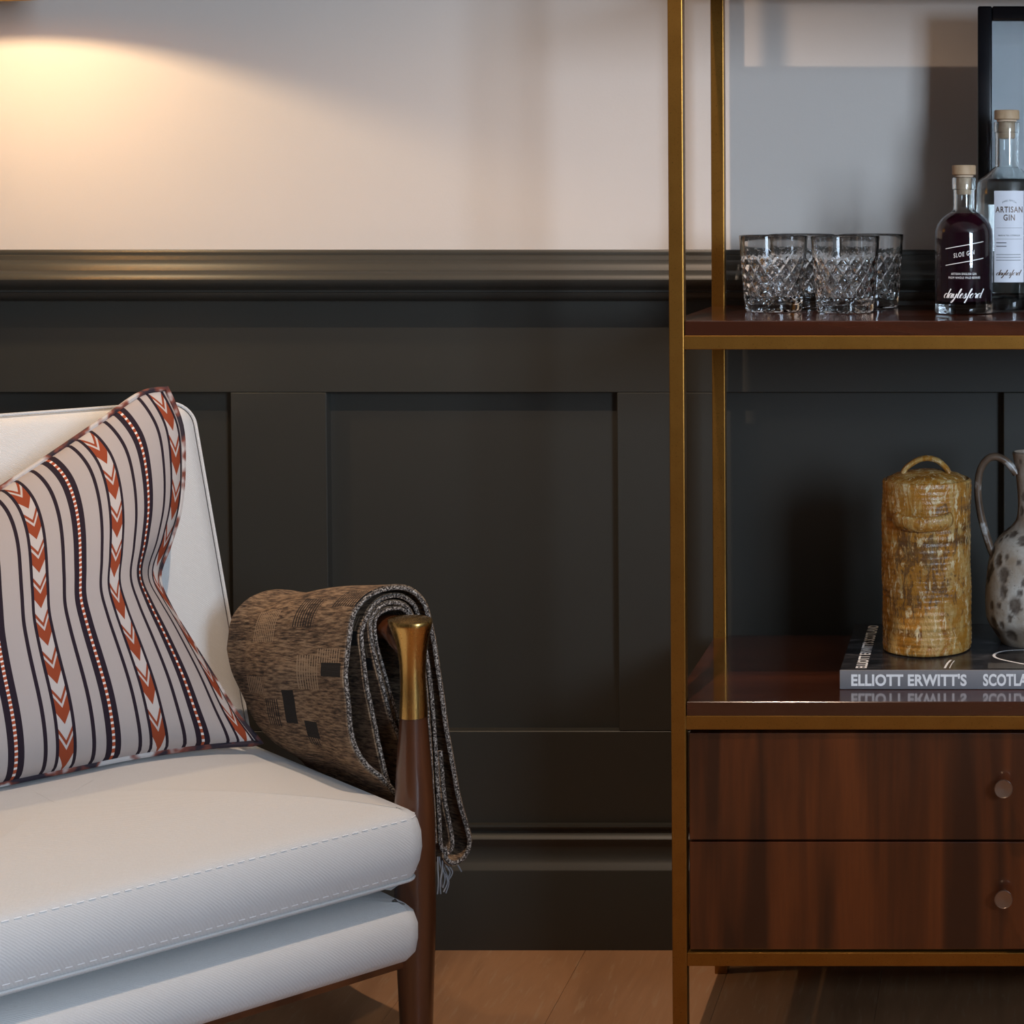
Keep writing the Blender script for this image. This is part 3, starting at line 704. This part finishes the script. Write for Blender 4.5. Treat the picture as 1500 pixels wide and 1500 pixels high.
red = b.ma('ADD', b.ma('LESS_THAN', cvn, .40), b.ma('MULTIPLY', b.ma('GREATER_THAN', cvn, .50), b.ma('LESS_THAN', cvn, .62)))
inner = b.ma('LESS_THAN', ua, .078)
col = b.mix(inner, col, b.mix(red, (.50, .45, .43), (.27, .052, .020)))
col = b.mix(b.ma('LESS_THAN', b.ma('ABSOLUTE', b.ma('SUBTRACT', ua, .090)), .017), col, dark)
edge_d = b.ma('SUBTRACT', .5, ua)                                              # 0 at the dotted band
col = b.mix(b.ma('LESS_THAN', edge_d, .080), col, dark)
dots = b.ma('FRACT', b.ma('MULTIPLY', vv, 60.0))
col = b.mix(b.ma('LESS_THAN', edge_d, .016), col, b.mix(b.ma('GREATER_THAN', dots, .62), (.36, .075, .03), (.72, .68, .66)))
b.set(Base_Color=col, Roughness=.9, Specular_IOR_Level=.2); b.bump(tw, .25, .001); M['stripe'] = b.m
b = NB('cushion_piping'); v = b.co(); b.set(Base_Color=b.ramp(b.noise(v, 30, 2), [(.42, (.02, .012, .02)), (.5, (.20, .05, .03)), (.58, (.5, .46, .44))]), Roughness=.85); M['pipe'] = b.m
py0, pzz0, py1, pzz1 = .350, .425, .545, .86
pn = Vector((0, -(pzz1 - pzz0), (py1 - py0))).normalized()                     # towards the sitter
p0w = MC @ Vector((0, py0, pzz0)); pnw = (MC.to_3x3() @ pn)
ppl = lambda pts, n=10: [MCI @ PP(p.x, p.y, p0w, pnw) for p in cr([(a, c_, 0) for a, c_ in pts], n)]
def resamp(pts, n):
    d = [0]
    for a, c_ in zip(pts, pts[1:]): d.append(d[-1] + (c_ - a).length)
    out = []; j = 0
    for i in range(n + 1):
        s = d[-1] * i / n
        while j < len(pts) - 2 and d[j + 1] < s: j += 1
        out.append(pts[j].lerp(pts[j + 1], min(1, (s - d[j]) / max(d[j + 1] - d[j], 1e-9))))
    return out
NU, NV = 96, 96
er = resamp(ppl([(381, 1089), (345, 1048), (310, 992), (276, 938), (247, 890), (231, 846), (247, 797), (262, 745), (267, 685), (264, 625), (243, 570)]), NV)
el = resamp(ppl([(-196, 1196), (-238, 1090), (-246, 1000), (-232, 930), (-212, 868)]), NV)
et = resamp(ppl([(-212, 868), (-140, 812), (-70, 764), (0, 717), (80, 664), (150, 616), (205, 578), (243, 570)]), NU)
eb = resamp(ppl([(-196, 1196), (-100, 1172), (0, 1149), (100, 1128), (200, 1108), (300, 1094), (381, 1089)]), NU)
grid = {}
for i in range(NU + 1):
    for j in range(NV + 1):
        a, c_ = i / NU, j / NV
        rw = a ** 2.6                                                        # the pinch dies away from the seam
        lin = eb[i].lerp(et[i], c_)
        sd = el[j].lerp(er[j], rw); cl_ = el[0].lerp(el[-1], c_).lerp(er[0].lerp(er[-1], c_), rw)
        bow = .027 * (1 - a ** 5) * (1 - c_ ** 7) * (1 - (1 - c_) ** 2)
        grid[i, j] = lin + (sd - cl_) + Vector((bow, 0, 0))
def infl(a, c_): return (max(0, 4 * a * (1 - a)) ** .55) * (max(0, 4 * c_ * (1 - c_)) ** .55)
pvx, pfc, puv = [], [], []
for sgn, th in ((1, .085), (-1, .045)):
    o_ = len(pvx)
    for i in range(NU + 1):
        for j in range(NV + 1):
            a, c_ = i / NU, j / NV
            h_ = th * infl(a, c_) * (.75 + .5 * (1 - c_))
            pin = .022 * math.exp(-((a - .93) / .07) ** 2 - ((c_ - .47) / .07) ** 2)
            wr = .004 * math.sin(16 * a + 5 * c_) * math.exp(-((a - .9) / .15) ** 2)
            pvx.append(grid[i, j] + pn * sgn * (h_ + (wr - pin if sgn > 0 else 0) * infl(a, c_)))
            puv.append((a * 4.0 + .16, c_))
    for i in range(NU):
        for j in range(NV):
            q = o_ + i * (NV + 1) + j; pfc.append((q, q + NV + 1, q + NV + 2, q + 1) if sgn > 0 else (q, q + 1, q + NV + 2, q + NV + 1))
cz = empty('throw_cushion', MC @ Vector((-.30, py0, .43)), ANG)
tag(cz, 'striped throw cushion with rust chevrons leaning in the armchair', 'cushion')
obj('cushion_cover', ([MC @ p for p in pvx], pfc), M['stripe'], cz, uv=puv, sharp=120)
bd = eb[:-1] + er[:-1] + et[::-1][:-1] + el[::-1][:-1]
obj('piping', tube([MC @ (p + pn * .002) for p in bd[::2]], .0042, 8, True), M['pipe'], cz)

# ------------------------------------------------------------------ woven throw over the arm
ytf = .096
def prof(pts, y=ytf): return [Vector((q.x, q.z)) for q in (LP(p.x, p.y, y) for p in cr([(a, c_, 0) for a, c_ in pts], 6))]
LA = [(590, 1176), (562, 1142), (537, 1121), (521, 1096), (513, 1066), (510, 1030), (506, 992), (508, 961), (512, 929), (515, 908), (523, 890), (540, 873), (563, 863), (588, 861), (606, 868), (619, 882), (626, 900), (634, 936), (641, 982), (648, 1030), (653, 1068), (662, 1119), (671, 1169), (683, 1212), (687, 1234), (680, 1254), (665, 1264), (654, 1258), (651, 1240)]
LB = [(575, 1160), (567, 1139), (556, 1093), (546, 1043), (538, 1005), (533, 962), (530, 929), (537, 906), (546, 889), (563, 876), (584, 873), (600, 880), (611, 895), (622, 940), (630, 992), (635, 1043), (640, 1119), (644, 1195), (647, 1240), (655, 1250), (663, 1240), (661, 1215), (652, 1170), (646, 1100)]
LC = [(606, 1190), (596, 1125), (586, 1082), (573, 1050), (561, 1005), (550, 962), (544, 929), (544, 907), (554, 892), (568, 884), (586, 884), (599, 893), (610, 920), (618, 960), (624, 1010), (630, 1090), (635, 1180), (638, 1236)]
LD = [(612, 1160), (600, 1110), (583, 1050), (571, 1010), (561, 975), (553, 946), (550, 925), (551, 908), (560, 897), (575, 892), (590, 893), (600, 905), (607, 940), (613, 990)]
b = NB('woven_throw'); uvn = b.n('ShaderNodeUVMap'); sx = b.n('ShaderNodeSeparateXYZ'); b.t.links.new(uvn.outputs[0], sx.inputs[0])
S_, T_ = sx.outputs[0], sx.outputs[1]
mp = b.n('ShaderNodeMapping'); b.t.links.new(uvn.outputs[0], mp.inputs[0]); mp.inputs['Scale'].default_value = (1, .11, 1)
yarn = b.noise(mp.outputs[0], 340, 4, .7); yb = b.noise(mp.outputs[0], 60, 3, .6); wf = b.noise(uvn.outputs[0], 900, 2)
col = b.ramp(b.ma('ADD', b.ma('MULTIPLY', yarn, .75), b.ma('MULTIPLY', yb, .25)), [(.40, (.030, .018, .012)), (.49, (.17, .105, .062)), (.58, (.36, .245, .15))])
hgt = b.ma('ADD', yarn, b.ma('MULTIPLY', wf, .5))
tn, tcol = b, [col, hgt]
def patch_mask(s0, s1, t0, t1):
    f = lambda x, lo, hi: b.ma('MULTIPLY', b.ma('GREATER_THAN', x, lo), b.ma('LESS_THAN', x, hi))
    return b.ma('MULTIPLY', f(S_, s0, s1), f(T_, t0, t1))
def build_layer(pts, y0, y1, th, wav, ny=40, seedp=0.0):
    pr_ = prof(pts); n = len(pr_); vs, fs, uv, sl_ = [], [], [], [0]
    for a, c_ in zip(pr_, pr_[1:]): sl_.append(sl_[-1] + (c_ - a).length)
    for side in (0, 1):
        for j in range(ny + 1):
            t = j / ny
            for i, p in enumerate(pr_):
                y = y0 + (y1 - (.085 * max(0, min(1, (.61 - p.y) / .17)) if i < n * .5 else 0) - y0) * t
                tg = pr_[min(i + 1, n - 1)] - pr_[max(i - 1, 0)]; tg = tg.normalized() if tg.length else Vector((1, 0)); nr = Vector((tg.y, -tg.x))
                w = wav * t * (math.sin(9 * t + 14 * sl_[i] + seedp) + .6 * math.sin(23 * sl_[i] + 4 * t))
                q = p - nr * (w + (th if side else 0))
                drop = -.165 * (y - ytf); sx_ = 1.0
                top = max(0, min(1, (q.y - .42) / .2))
                lowfrac = 1 - top
                vs.append(Vector((q.x + .012 * t * lowfrac * (1 if q.x < LX_ else .15), y, q.y + drop * (.55 + .45 * top)))); uv.append((sl_[i], y))
    N1 = n * (ny + 1)
    for side in (0, 1):
        for j in range(ny):
            for i in range(n - 1):
                a = side * N1 + j * n + i; f = (a, a + 1, a + n + 1, a + n); fs.append(f if side else f[::-1])
    for j in range(ny):
        for i in (0, n - 1):
            a = j * n + i; fs.append((a, a + n, N1 + a + n, N1 + a))
    for j in (0, ny):
        for i in range(n - 1):
            a = j * n + i; fs.append((a, a + 1, N1 + a + 1, N1 + a))
    return vs, fs, uv, pr_
lay = [build_layer(LA, ytf, .43, .0045, .004), build_layer(LB, ytf + .003, .39, .004, .003, 30, 1.0), build_layer(LC, ytf + .002, .38, .004, .002, 24, 2.0), build_layer(LD, ytf + .004, .37, .004, .002, 20, 3.0)]
# place the woven motifs where the photo shows them, found on the outer layer itself
pxs = [pix(MC @ p) for p in lay[0][0][:len(lay[0][0]) // 2]]
half = len(lay[0][3]) * 41
def uv_at(x, y):
    nsl = len(lay[0][3]); best = min((i for i in range(half) if (i % nsl) < nsl * .50), key=lambda i: (pxs[i][0] - x) ** 2 + (pxs[i][1] - y) ** 2)
    return lay[0][2][best]
blk, rib, dk = None, None, None
for typ, x, y, ws, wt in (('k', 488, 983, .013, .040), ('k', 431, 1034, .036, .022), ('k', 462, 1066, .018, .026), ('r', 455, 983, .034, .045), ('r', 487, 960, .014, .045), ('r', 392, 918, .030, .050), ('d', 405, 1040, .030, .030), ('d', 452, 898, .026, .040), ('d', 520, 880, .02, .05), ('d', 465, 1082, .014, .024), ('r', 380, 1000, .02, .04)):
    ws *= 1.35; wt *= 1.35; s, t = uv_at(x, y); mk = patch_mask(s - ws / 2, s + ws / 2, t - wt / 2, t + wt / 2)
    if typ == 'k': blk = mk if blk is None else b.ma('MAXIMUM', blk, mk)
    elif typ == 'r': rib = mk if rib is None else b.ma('MAXIMUM', rib, mk)
    else: dk = mk if dk is None else b.ma('MAXIMUM', dk, mk)
rs = b.ma('GREATER_THAN', b.ma('FRACT', b.ma('MULTIPLY', T_, 155.0)), .55)
col = b.mix(b.ma('MULTIPLY', rib, rs), col, (.40, .29, .19))
col = b.mix(b.ma('MULTIPLY', dk, rs), col, (.012, .009, .008))
col = b.mix(blk, col, (.008, .006, .006))
b.set(Base_Color=col, Roughness=.95); b.bump(b.ma('ADD', hgt, b.ma('MULTIPLY', b.ma('MULTIPLY', b.ma('MAXIMUM', rib, dk), rs), 1.0)), .9, .003); M['throw'] = b.m
b = NB('throw_selvedge'); v = b.co(); w1 = b.noise(v, 420, 3, .7); b.set(Base_Color=b.ramp(w1, [(.43, (.012, .010, .010)), (.52, (.14, .11, .09)), (.60, (.52, .48, .44))]), Roughness=.95); b.bump(w1, .8, .002); M['selvedge'] = b.m
th_ = empty('throw_blanket', MC @ Vector((LX_, .2, .3)), ANG)
tag(th_, 'brown woven throw with black motifs folded over the chair arm', 'blanket')
for k, (vs, fs, uv, pr_) in enumerate(lay):
    fo = obj('fold', ([MC @ p for p in vs], fs), M['throw'], th_, uv=uv, sharp=60)
    ys_ = ytf - .001 + .002 * (k > 0)
    rope = [Vector((p.x, ys_, p.y)) for p in pr_]
    obj('selvedge', tube([MC @ p for p in rope], .0029 - .0003 * k, 8), M['selvedge'], fo)
fr2 = random.Random(5)
for k in range(9):
    st = LP(641 + fr2.uniform(0, 12), 1255, ytf + fr2.uniform(0, .03)); dx, dz = fr2.uniform(-.004, .012), -fr2.uniform(.03, .052)
    if k == 8: pts = [st, st + Vector((.008, 0, -.004)), st + Vector((.022, 0, -.012)), st + Vector((.032, 0, -.028))]
    else: pts = [st, st + Vector((dx * .2, 0, dz * .3)), st + Vector((dx, 0, dz * .7)), st + Vector((dx * .6, .002, dz))]
    obj('fringe', tube([MC @ p for p in cr(pts, 5)], .0010, 6), M['fringe'], th_)

# ------------------------------------------------------------------ unseen seat added between window and shelving to shade drawers and low wall
M['charcoal'] = plain('charcoal_wool', (.05, .048, .046), .9)
sx0, sx1, sy0, sy1 = .52, 2.30, -2.55, -1.72
shade_sofa = empty('shade_sofa', ((sx0 + sx1) / 2, (sy0 + sy1) / 2, 0)); tag(shade_sofa, 'unseen high-backed charcoal settee added to shade the drawers and low wall', 'shade_sofa')
def soft(name, x0, x1, y0, y1, z0, z1, r=.03):
    rg_ = [(-.02, z0), (-.006, z0 + .006), (0, z0 + .02), (.004, (z0 + z1) / 2), (0, z1 - .02), (-.006, z1 - .006), (-.02, z1)]
    obj(name, cushion(x0, x1, y0, y1, rg_, r, crown=.012, bot=.003)[:2], M['charcoal'], shade_sofa, sharp=70)
soft('base', sx0 + .02, sx1 - .02, sy0 + .04, sy1 - .02, .12, .30)
soft('backrest', sx0, sx1, sy0, sy0 + .20, .14, .95)
for x_ in (sx0, sx1 - .16): soft('armrest', x_, x_ + .16, sy0 + .18, sy1, .13, .60)
xm_ = (sx0 + sx1) / 2
for x_ in (sx0 + .165, xm_ + .003): soft('seat_cushion', x_, x_ + xm_ - sx0 - .17, sy0 + .205, sy1 - .01, .31, .45)
for x_ in (sx0 + .08, sx1 - .08):
    for y_ in (sy0 + .08, sy1 - .08): obj('leg', lathe([(0, 0), (.014, 0), (.024, .125), (0, .125)], 20, (x_, y_, 0), close=False), M['walnut'], shade_sofa)

# ------------------------------------------------------------------ wall lamp (only its light and lower rim reach the frame)
lx = P(40, 40, Y=0).x; LYd = -.30; zr = 1.477
lamp = empty('wall_lamp', (lx, .02, 1.56)); tag(lamp, 'brass wall lamp with open conical shade above the armchair', 'wall lamp')
n = 64; vs, fs = [], []
for k in range(n):
    a = 2 * PI * k / n
    for rx, ry, z in ((.20, .20, zr), (.16, .16, zr + .18), (.158, .158, zr + .18), (.198, .198, zr)): vs.append(Vector((lx + rx * math.cos(a), LYd + ry * math.sin(a), z)))
for k in range(n):
    q = (k + 1) % n
    for j in range(4): fs.append((k * 4 + j, q * 4 + j, q * 4 + (j + 1) % 4, k * 4 + (j + 1) % 4))
obj('shade', (vs, fs), M['shade'], lamp)
obj('arm', tube([(lx, .016, zr + .21), (lx, LYd, zr + .21), (lx, LYd, zr + .15)], .006, 10), M['shade'], lamp)
obj('backplate', box(lx - .03, lx + .03, .012, .0225, zr + .14, zr + .26, .003), M['shade'], lamp)
obj('socket', lathe([(0, zr + .12), (.016, zr + .12), (.016, zr + .16), (0, zr + .16)], 24, (lx, LYd, 0), close=False), M['shade'], lamp)
light('lamp_bulb', 'POINT', (lx, LYd, zr + .080), 9.5, (1.0, .75, .44), shadow_soft_size=.02)

sc.cycles.use_denoising = True
sc.cycles.max_bounces = 16; sc.cycles.transmission_bounces = 14; sc.cycles.transparent_max_bounces = 12
